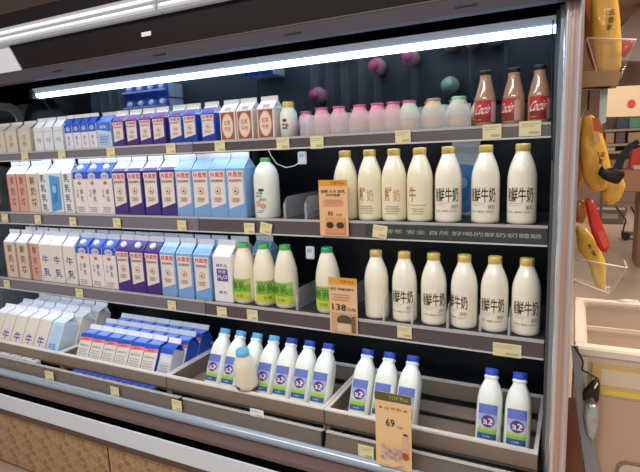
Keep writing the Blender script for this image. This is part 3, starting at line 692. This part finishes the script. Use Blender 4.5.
def sign(name, x0, x1, y0, y1, Y, label, art, base):
    a, b = at(x0, y1, Y), at(x1, y0, Y); w = b.x-a.x; cx = (a.x+b.x)/2
    z0, z1 = at((x0+x1)/2, y1, Y).z, at((x0+x1)/2, y0, Y).z; h = z1-z0
    r_ = empty('promotion_sign', (cx, Y, z0), label, 'sign', 'orange price signs')
    MB().box(-w/2, 0, 0, w/2, .0015, h, base).print_on(art, -w/2, 0, w, h, flat(0)).build('sign_card', r_)
    MB().box(-.01, .0016, h*.08, .01, .004, h*.3, ACRYL2).build('sign_clip', r_)
OB = M('ecbc8c', .6); OT = M('e0a03a', .6); DKT = M('4a3420', .6)
sign('s', 320.5, 347, 180, 236, -.0185, 'orange price sign on the second shelf, before a yellowish bottle',
     [('rect', 0, .89, 1, 1, M('dfa030', .6)), ('txt', 'TOP Pick', .66, .945, .5, .06, DKT), ('txt', '瑞穗 大木 鮮乳', .5, .80, .86, .06, DKT), ('txt', '好評推薦', .5, .735, .5, .05, DKT)] + lines(.12, .9, .54, .68, 4, M('d69a78', .6), .45) + [('txt', '85', .4, .41, .18, .07, DKT, .010), ('txt', '元/瓶', .7, .39, .2, .035, DKT), ('rect', .22, .06, .9, .34, M('d9a066', .6)), ('ell', .38, .2, .13, .06, M('3a2a20', .6)), ('ell', .74, .2, .14, .06, M('4a3424', .6)), ('rect', .2, .05, .9, .12, M('e0906a', .6))], OB)
sign('s', 330.5, 356.5, 278, 334, -.0135, 'orange price sign reading 138 on the third shelf',
     [('rect', 0, .88, 1, 1, M('dfa030', .6)), ('txt', 'TOP Pick', .66, .935, .5, .055, DKT), ('txt', '鮮乳 特價供應中', .48, .80, .84, .05, DKT)] + lines(.1, .8, .60, .74, 3, M('c08a60', .6), .3) + [('txt', '138', .36, .48, .5, .115, M('2a1c12', .6), .010), ('txt', '元/瓶', .8, .455, .3, .055, DKT), ('rect', .08, .03, .95, .38, M('c9a684', .6)), ('ell', .55, .25, .28, .1, M('5a4a34', .6)), ('rect', .3, .05, .75, .2, M('dfc4a0', .6)), ('rect', .8, .05, .93, .34, M('7a5a40', .6))], M('e6bf94', .6))
sg = sign('s', 376.5, 411, 394, 468, -.187, 'tall orange price sign reading 69 in front of the bin with royal-blue caps',
     [('rect', 0, .89, 1, 1, M('5f5a30', .6)), ('txt', 'TOP Pick', .66, .945, .55, .05, M('b9b46a', .6)), ('txt', '✦ a2 牛奶 ✦', .5, .80, .8, .045, M('8a6430', .6)), ('txt', '69', .42, .61, .25, .1, M('2a1c12', .6), .010), ('txt', '元/瓶', .68, .57, .16, .025, DKT),
      ('rect', .74, .16, .93, .42, M('e0b49a', .6)), ('rect', .78, .42, .90, .48, M('e0b49a', .6)), ('rect', .78, .475, .9, .5, M('2a1c12', .6)), ('ell', .84, .2, .09, .05, M('a8543c', .6))] +
     [('ell', .2+.11*(k % 5)+.03*((k*7) % 3), .13+.06*(k//5)+.025*((k*5) % 3), .045+.012*(k % 3), .022, (M('a58ab0', .6), M('d6b4c0', .6), M('b89ac0', .6), M('cdb27c', .6))[k % 4]) for k in range(15)] + [('poly', [(.15,.08),(.5,.03),(.8,.1),(.5,.14)], M('e8c8a0', .6))], M('ecc894', .6))
# thermometers and cable
def sensor(px, py, w, h, Y, label):
    p = at(px, py, Y); r_ = empty('temperature_sensor', p, label, 'sensor')
    MB().box(-w/2, 0, -h/2, w/2, .012, h/2, WHITE, .004).build('sensor_case', r_)
    MB().box(-w*.3, -.001, h*.05, w*.3, 0, h*.35, M('b8c4cc', .4)).build('sensor_display', r_)
    return r_
sensor(301.5, 158, .036, .048, .1, 'small white sensor hanging under the top shelf')
sensor(309.5, 253, .036, .05, .1, 'small white sensor hanging under the second shelf')
pts = [at(a_, b_, .1) for a_, b_ in ((268,149),(271,156),(277,164),(286,167.5),(294,166),(299,163))]
tag(MB().tube(pts, .002, WHITE, 6).build('sensor_cable'), 'thin white cable sagging to the sensor under the top shelf', 'cable')
pts = [at(42, 98, .16), at(52, 112, .2), at(62, 124, .26)]
tag(MB().tube(pts, .0025, M('5a6470', .4), 6).build('stay_rod'), 'thin dark rod slanting down from the left lamp end', 'rod')
pts = [at(553, 20, -.04), at(552, 60, -.04), at(551.5, 110, -.04), at(552, 160, -.04)]
tag(MB().tube(pts, .0022, BLACK, 6).build('lamp_cable'), 'black cable running down beside the steel post', 'cable')

# next refrigerator section beyond the left glass
for x, z, w, h, c, l_ in ((-3.25,1.553,.22,.155,'e8824e','orange pack beyond the left end glass, lower of the topmost two'),(-3.25,1.71,.22,.06,'a8606a','dull red pack lying on the orange one beyond the left end glass'),(-3.25,1.30,.22,.10,'c8574c','red pack beyond the left end glass on its middle shelf'),(-3.25,1.235,.22,.063,'e0a0c4','pink pack under the red one beyond the left end glass'),(-3.25,.892,.22,.14,'56708a','slate blue pack beyond the left end glass, lowest')):
    tag(MB().box(x-w/2, .02, z, x+w/2, .33, z+h, M(c, .5), .006).print_on([('rect', .1, .3, .9, .7, M('e8c8c0', .5))], x-w/2, z, w, h, flat(.02)).build('food_pack'), l_, 'pack', 'packs in the next refrigerator')
for z in (1.55, 1.232, .889):
    tag(MB().box(-3.4, .0, z-.02, -2.95, .38, z-.001, DECK).build('refrigerator_shelf'), {1.55:'topmost',1.232:'middle',.889:'lowest'}[z]+' short shelf of the neighbouring refrigerator beyond the end glass', 'shelf')
P('lamp_tube', MB().tube([(-3.4,.06,1.79),(-2.96,.06,1.79)], .012, MATS['lamp_glow']))  # added tube, brightens the end frame and the packs beyond the glass
for z in (1.53, 1.212): P('led_strip', MB().box(-3.38, .0, z-.01, -2.96, .02, z-.001, ledm))  # strips added to light the packs behind the end glass

# ------------------------------------------------------------------ right side: snack strips, freezer and shop beyond
def px_poly(pts, Y): return [(at(x, y, Y).x, at(x, y, Y).z) for x, y in pts]
def pouch(name, pts, Y, t, h, label, cat='snack bag', dec=()):
    r_ = MB().pillow(px_poly(pts, Y), Y, t, mat('pouch_'+h, h, .35, 0, .5, coat=.3, noise=.18, nscale=45)).build(name)
    tag(r_, label, cat, 'hanging snack bags')
    for dn, dp_, dh in dec:
        MB().prism(px_poly(dp_, Y-t-.004), 'y', Y-t-.006, Y-t-.003, M(dh, .45)).build(dn, r_)
    return r_
def chars(body, px, py, Y, w, h, m, rot=0):
    p = at(px, py, Y); V, F = text_mesh(body, .02)
    ca, sa = math.cos(rot), math.sin(rot)
    return MB().add([(p.x+x*w*ca-y*h*sa, Y, p.z+x*w*sa+y*h*ca) for x, y in V], F, m)
b = pouch('snack_bag', [(590,-18),(616,-16),(620,15),(622,45),(621,70),(608,76),(598,74),(592,40)], .12, .018, 'f0b844', 'large yellow snack bag standing in the uppermost clear bin')
chars('五\n香\n乾', 611, 20, .098, .016, .055, M('5a3410', .5), -.1).build('bag_print', b)
pouch('snack_bag', [(582,-18),(594,-16),(596,30),(598,66),(594,72),(586,50)], .16, .014, 'c8742a', 'orange snack bag behind the large yellow one in the uppermost bin')
pouch('snack_bag', [(620,38),(634,40),(630,52),(622,60)], .17, .01, 'c03a2c', 'small red snack bag at the right of the uppermost bin')
def clear_bin(rim, bottom, Y, dpt, label):
    """clear tapered bin: front rim (left,right) and front bottom in pixels"""
    A, B = at(*rim[0], Y), at(*rim[1], Y); Cc, D = at(*bottom[0], Y+.02), at(*bottom[1], Y+.02)
    r_ = empty('clear_bin', (A.x, Y, Cc.z), label, 'bin', 'clear snack bins')
    o = Vector((A.x, Y, Cc.z)); dv = Vector((0, dpt, 0)); dh = Vector((0, dpt*.8, 0))
    pts = [A, B, D, Cc, A+dv, B+dv, D+dh, Cc+dh]; V = [p-o for p in pts]
    for nm_, f in (('bin_front', (0,1,2,3)), ('bin_side', (1,5,6,2)), ('bin_side', (0,3,7,4)), ('bin_floor', (3,2,6,7))):
        n_ = (V[f[1]]-V[f[0]]).cross(V[f[2]]-V[f[0]]).normalized()*.0015
        VV = [V[i] for i in f]+[V[i]+n_ for i in f]
        MB().add(VV, [(0,1,2,3),(7,6,5,4),(0,4,5,1),(1,5,6,2),(2,6,7,3),(3,7,4,0)], mat('bin_clear', 'eef2f4', .08, 0, .6, alpha=.055)).build(nm_, r_)
    MB().tube([V[4], V[0], V[1], V[5]], .0030, M('e6dccf', .3), 6).tube([V[0], V[3], V[2], V[1]], .0014, M('d8cfc4', .3), 6).build('bin_rim', r_)
    return r_
clear_bin(((587,38),(636,40)), ((599,80),(621,78)), .085, .1, 'uppermost clear snack bin on the side of the refrigerator')
t_ = MB().prism(px_poly([(582,71),(622,71),(618,85),(582,87)], .1), 'y', .1, .2, mat('tray_brown', 'a9835c', .5, noise=.1)).build('snack_tray')
tag(t_, 'brown tray under the uppermost clear bin', 'tray')
tag(MB().tube([at(582,88,.13), at(606,88,.13), at(612,86,.13)], .003, BLACK, 6).tube([at(589,91,.13), at(588,110,.13)], .003, BLACK, 6).build('hook'), 'black hook under the brown tray', 'hook')
tag(MB().prism(px_poly([(600,90),(608,88),(606,122),(599,126)], .15), 'y', .15, .152, M('bcd2d4', .4)).build('hanging_card'), 'pale teal card hanging beside the black hook', 'card')
tag(MB().tube([at(578,126,.14), at(586,104,.14), at(597,90,.14)], .0025, M('e8e0d8', .3), 6).build('wire_prong'), 'bent pale wire prong above the middle yellow bag', 'wire')
b = pouch('snack_bag', [(582,118),(592,114),(599,124),(607,148),(612,172),(606,190),(592,192),(583,180),(579,150)], .12, .02, 'f0b442', 'yellow snack bag hanging in the middle beside the black pouch', dec=[('bag_label', [(592,117),(600,120),(603,134),(594,130)], 'd2602c'), ('bag_seal', [(593,134),(599,133),(600,142),(594,143)], 'd8b48a')])
chars('豆\n乾', 602, 158, .095, .012, .035, M('6a3a14', .5), -.15).build('bag_print', b)
pouch('snack_bag', [(575,118),(582,118),(580,150),(584,180),(577,192),(573,160)], .17, .012, 'b87a3c', 'brown-orange snack bag half hidden behind the steel post')
pouch('snack_bag', [(602,176),(622,176),(626,186),(620,200),(610,206),(602,198)], .15, .012, 'eab848', 'yellow snack bag in clear wrap below the black pouch')
bk = MB().pillow(px_poly([(597,174),(601,166),(605,169),(613,167),(624,170),(625,176),(618,185),(606,181)], .07), .07, .012, BLACK).build('black_pouch')
MB().tube([at(604,170,.07), at(600,160,.09), at(598,152,.10)], .0015, BLACK, 6).build('pouch_loop', bk)
tag(bk, 'flat black pouch with strap in front of the yellow bags', 'pouch')
MB().prism(px_poly([(612,170),(618,156),(628,144),(637,139),(640,143),(631,150),(624,162),(621,174)], .07), 'y', .066, .072, BLACK).build('strap', bk)
pouch('snack_bag', [(574,200),(584,199),(588,212),(584,224),(575,222)], .14, .012, 'c07838', 'orange-brown snack bag left of the red bag')
b = pouch('snack_bag', [(584,198),(593,199),(600,218),(611,246),(606,254),(599,250),(590,230)], .11, .012, 'd8301c', 'long red snack bag slanting down over the yellow one', dec=[('bag_print', [(597,232),(603,231),(609,246),(604,249)], 'e8684a')])
b = pouch('snack_bag', [(575,226),(586,227),(596,240),(606,262),(606,280),(603,292),(594,284),(588,262),(578,250)], .14, .015, 'f2c44c', 'yellow snack bag standing in the lowest clear bin')
chars('海\n苔', 592, 250, .118, .010, .04, M('5a3a10', .5), .5).build('bag_print', b)
clear_bin(((572,258),(627,268)), ((575,284),(611,292)), .1, .1, 'lowest clear snack bin above the freezer')
bin2 = MB().tube([at(573,280,.09), at(609,294,.09)], .003, M('e0cdb8', .3), 6).build('bin_ledge'); tag(bin2, 'pale strip below the lowest clear snack bin', 'strip')

# chest freezer
fz = empty('chest_freezer', (.6, .35, 0), 'cream chest freezer with sliding lids standing right of the refrigerator', 'freezer')
def FZ(nm_, mb_):
    o = mb_.build(nm_, fz); o.location = (-.6, -.35, 0); return o
FC = mat('freezer_cream', 'd9c7b2', .4); FI = mat('freezer_liner', 'd0c2b4', .45); FR = M('ecdccb', .35)
xf0, xf1, yf0, yf1, zf = .022, 1.3, .09, .66, .85
FZ('freezer_body', MB().box(xf0, yf0+.01, .1, xf1, yf0+.05, zf-.03, FC).box(xf0, yf1-.04, .05, xf1, yf1, zf-.03, FC).box(xf0, yf0+.05, .05, xf0+.03, yf1-.04, zf-.03, FC).box(xf1-.03, yf0+.05, .05, xf1, yf1-.04, zf-.03, FC).box(xf0, yf0+.05, .05, xf1, yf1-.04, .1, FC))
FZ('freezer_liner', MB().box(xf0+.03, yf0+.05, .55, xf1-.03, yf1-.04, .56, FI).box(xf0+.03, yf0+.05, .56, xf0+.036, yf1-.04, .83, FI).box(xf0+.036, yf1-.046, .56, xf1-.03, yf1-.04, .83, FI))
FZ('rim', MB().box(xf0-.004, yf0, zf-.03, xf1, yf0+.045, zf, FR, .006).box(xf0-.004, yf1-.04, zf-.03, xf1, yf1+.004, zf, FR, .006).box(xf0-.004, yf0+.045, zf-.03, xf0+.03, yf1-.04, zf, FR, .004))
FZ('lid_track', MB().box(xf0+.06, yf1-.06, zf-.004, xf1, yf1-.045, zf+.006, M('f2e6d8', .3)).box(xf0+.03, yf1-.13, .76, xf1-.03, yf1-.12, .775, FR))
FZ('lid_handle', MB().prism([(.17,.62),(.2,.615),(.24,.64),(.2,.64)], 'z', zf+.006, zf+.014, M('f4ece2', .3)))
FZ('corner_strip', MB().box(xf0, yf0+.003, .1, xf0+.036, yf0+.0098, .818, M('e6d6c2', .35)))
FZ('front_sticker', MB().box(xf0+.04, yf0+.006, .70, xf1, yf0+.0098, .80, M('dcb878', .35)).box(xf0+.075, yf0+.005, .735, xf1, yf0+.006, .785, M('ddd0b4', .3)).box(xf0+.075, yf0+.004, .705, xf1, yf0+.005, .72, M('e6cf5a', .4)))
FZ('front_panel', MB().box(xf0+.05, yf0+.004, .2, xf1, yf0+.0098, .695, M('c9a890', .4)).box(xf0+.045, yf0+.001, .1, xf0+.05, yf0+.0098, .80, M('7f9a82', .2)))
a = at(617, 452, yf0).x
rr = [(a+.03+.03*math.cos(t), .47+.03*math.sin(t)) for t in [PI-k*PI/16 for k in range(9)]]
FZ('vent_frame', MB().prism([(a,.2)]+rr+[(a+.3,.5),(a+.3,.2)], 'y', yf0-.003, yf0+.004, M('8a7768', .4)).prism([(a+.008,.2)]+[(a+.032+.024*math.cos(t), .466+.024*math.sin(t)) for t in [PI-k*PI/16 for k in range(9)]]+[(a+.29,.49),(a+.29,.2)], 'y', yf0-.005, yf0-.003, M('d8c0ae', .25)))
# narrow grey side panel, cord, crinkled wrap
sp_ = MB().prism(px_poly([(571,345),(578,346),(600,472),(600,520),(592,520),(580,430)], .075), 'y', .072, .080, mat('grey_panel', '98a0a8', .3, .5)).build('grey_side_panel')
tag(sp_, 'slanting grey metal panel between the steel post and the freezer', 'panel')
cd = [at(x, y, .055) for x, y in ((574,346),(581,357),(583,362),(582,370),(590,374),(598,379),(599,384),(598,400))]
tag(MB().tube(cd, .003, M('241a16', .4), 6).build('power_cable'), 'kinked black cord hanging in front of the freezer corner', 'cable')
dv = MB().pillow(px_poly([(592,380),(599,378),(599,398),(597,404),(592,396),(583,402),(582,392)], .05), .05, .008, M('1c1614', .35)).build('black_clip')
tag(dv, 'black clip with white strip at the end of the cord', 'clip')
MB().prism(px_poly([(594,387),(597,382),(598,384),(595,389)], .039), 'y', .036, .040, WHITE).build('white_strip', dv)
tag(MB().pillow(px_poly([(584,406),(590,402),(598,406),(599,416),(597,432),(593,442),(586,436),(583,420)], .05), .05, .012, mat('crinkled_wrap', 'b9c2c4', .15, .6, noise=.4, nscale=60)).build('plastic_wrap'), 'crinkled silvery plastic bag hanging below the black clip', 'bag')

tag(MB().prism(px_poly([(564,398),(575,398),(584,472),(590,520),(562,520)], .066), 'y', .062, .070, mat('brown_board', '7c4c38', .35, noise=.15, nscale=12)).build('brown_board'), 'narrow brown board low down between the steel post and the freezer', 'board')
# ------------------------------------------------------------------ the shop around
FLOOR = mat('shop_floor', 'b09a88', .3, noise=.05, nscale=3)
tag(MB().box(-6, -5, -.05, 8, 13, 0, FLOOR).build('floor'), kind='structure')
tag(MB().box(-6, -5, 2.9, 8, 13, 3.0, M('c2a68c', .7)).build('ceiling'), kind='structure')
tag(MB().box(-6, 13, 0, 8, 13.1, 3, M('b89c86', .7)).build('wall_back'), kind='structure')
tag(MB().box(-6, YB+.05, 0, -.3, YB+.15, 2.9, M('6a5a50', .7)).build('wall_behind_refrigerator'), kind='structure')
tag(MB().box(7.9, -5, 0, 8, 13, 2.9, M('b09684', .7)).build('wall_right'), kind='structure')
def far_box(name, pts, Y, dp_, h, label, cat, rough=.5, art=None):
    o = MB().prism(px_poly(pts, Y), 'y', Y, Y+dp_, M(h, rough)).build(name); return tag(o, label, cat)
pl = far_box('soffit', [(608,42),(640,6),(660,0),(660,62),(610,60)], 5, .2, 'a8968e', 'pinkish soffit panel hanging over the far aisle', 'panel')
far_box('soffit_edge', [(605,14),(660,10),(660,84),(605,82)], 6, .3, 'a08c84', 'pinkish display header over the far shelves', 'header')
sn = far_box('hanging_sign', [(606,87),(645,85),(645,116),(606,117)], 4.2, .03, 'cbb291', 'cream hanging sign with a red disc in the far aisle', 'sign')
p = at(631.5, 103, 4.18); MB().lathe([(.032,0),(.032,.01)], M('c22c30', .5), 20).build('red_disc', sn)
sn.children[0].location = (p.x, 4.19, p.z); sn.children[0].rotation_euler = (PI/2, 0, 0)
fs = empty('store_shelf', (at(604, 150, 6.5).x, 6.5, 0), 'store shelves in the far background under the hanging sign', 'shelf')
A_, B_ = at(604, 118, 6.5), at(652, 118, 6.5)
zs = [at(620, y_, 6.2).z for y_ in (129, 143.5, 151)]
def FS(n_, m_): o = m_.build(n_, fs); o.location = -fs.location
FS('shelf_back', MB().box(A_.x, 6.5, zs[2]-.12, B_.x, 6.55, A_.z, M('8a7468', .5)))
for z_ in zs: FS('shelf_board', MB().box(A_.x, 6.15, z_-.03, B_.x, 6.5, z_, M('c9b8a6', .5)))
for x_ in (A_.x, B_.x-.04): FS('shelf_upright', MB().box(x_, 6.36, 0, x_+.03, 6.5, A_.z, M('8a7468', .5)))
for px, w_, k, hpx, c, nm_, lb_ in ((622,10,0,12,'56607a','notice_board','slate blue board in the far background'),(634,9,0,9,'79c0a0','green_pack','mint green pack in the far background'),(610,7,1,24,'d8b48c','cream_box','cream box on the far shelves'),
     (620.5,8,1,13,'7a6a6c','grey_bag','grey-brown bag on the far shelves'),(636,13,1,9,'d9b498','pale_box','pale box on the far shelves at the picture edge'),(611,8,2,6,'e4d6c8','white_pack','white pack on the lowest of the far shelves')):
    u = 6.2+1.6; c0 = at(px, 140, 6.2).x; ww, hh = w_*u/FPX*1.1, hpx*u/FPX
    hh = min(hh, .16 if k == 1 else hh); hh = min(hh, .09) if k == 2 else hh
    ww = min(ww, w_*u/FPX)*.9
    tag(MB().box(c0-ww/2, 6.2, zs[k]+.001, c0+ww/2, 6.35, zs[k]+hh, M(c, .5), .01).build(nm_), lb_, nm_.split('_')[1])
ctz = at(636, 170, 5.2).z; cx0, cx1 = at(622, 190, 5.2).x, at(652, 190, 5.2).x
tag(MB().box(cx0, 5.2, ctz-.25, cx1, 5.9, ctz, M('b58468', .5), .01).box(cx1-.1, 5.3, 0, cx1-.04, 5.8, ctz-.25, M('8a6450', .5)).build('counter'), 'tan counter in the far aisle', 'counter')
tag(MB().prism([(cx0+.09,ctz),(cx1,ctz),(cx1,ctz+.28),(cx0+.11,ctz+.22)], 'y', 5.5, 5.8, M('d23a30', .5)).build('crate'), 'bright red crate standing on the far tan counter', 'crate')
tag(MB().box(cx0+.1, 5.22, ctz, cx1, 5.42, ctz+.05, M('d8ccc4', .5), .01).build('tray'), 'white tray on the far tan counter before the red crate', 'tray')
# wire baskets on the floor
bk = empty('shopping_basket', atz(610, 224, 0), 'grey shopping basket on the far floor', 'basket')
MB().prism([(-.2,0),(.2,0),(.26,.26),(-.26,.26)], 'y', 0, .3, M('8f8a80', .4)).build('basket_body', bk)
MB().box(-.14, -.012, .1, .12, 0, .19, M('d0c8bc', .5)).build('basket_label', bk)
MB().tube([(-.25,0,.26),(-.2,.0,.34),(.2,0,.34),(.25,0,.26)], .012, M('5a5650', .4), 6).build('basket_handle', bk)
ct = empty('trolley', atz(637, 240, 0), 'shopping trolley with dark wheels at the right picture edge', 'trolley')
MB().tube([(-.2,0,.06),(-.16,0,.3),(-.3,0,.5)], .014, M('5a504a', .4), 6).tube([(.1,0,.06),(-.1,0,.5)], .014, M('5a504a', .4), 6).build('trolley_frame', ct)
for x in (-.15, .12):
    w = MB().lathe([(.05,0),(.06,.01),(.06,.03),(.05,.04)], M('3a3634', .5), 16).build('wheel', ct); w.location = (x, 0, .062); w.rotation_euler = (PI/2, 0, 0)
MB().prism([(-.2,.06),(.25,.06),(.25,.1),(-.2,.12)], 'y', .05, .2, M('a0a09c', .35)).build('trolley_base', ct)

# ------------------------------------------------------------------ light
w = bpy.data.worlds.new('shop_air'); S.world = w; w.use_nodes = True
w.node_tree.nodes['Background'].inputs[0].default_value = (.84, .86, .88, 1); w.node_tree.nodes['Background'].inputs[1].default_value = .42
def area(name, loc, sx, sy, e, col, rot=(0,0,0)):
    l = bpy.data.lights.new(name, 'AREA'); l.shape = 'RECTANGLE'; l.size = sx; l.size_y = sy; l.energy = e; l.color = col
    o = bpy.data.objects.new(name, l); COL.objects.link(o); o.location = loc; o.rotation_euler = rot
area('ceiling_lamp_aisle', (-1.6, -1.7, 2.86), 3.0, .25, 45, (1, .98, .96))
area('ceiling_lamp_aisle', (-.2, -3.0, 2.86), 3.0, .25, 45, (1, .97, .93))
area('ceiling_lamp_right', (1.4, .3, 2.86), .3, 2.0, 62, (1, .88, .76))
area('ceiling_lamp_far', (.2, 3.0, 2.86), 2.0, .3, 60, (1, .9, .8))
area('ceiling_lamp_far', (1.2, 9.0, 2.86), 2.5, .3, 90, (1, .9, .8))
S.view_settings.view_transform = 'Standard'; S.view_settings.look = 'None'; S.view_settings.gamma = 1; S.view_settings.exposure = 0.2
S.view_settings.use_curve_mapping = False
for pr in list(COL.objects):                      # prototypes that were never put anywhere
    if pr.parent is None and pr.get('label') == 'x':
        for ch in list(pr.children): bpy.data.objects.remove(ch)
        bpy.data.objects.remove(pr)
for o in COL.objects:
    if 'depth' in o.keys(): del o['depth']
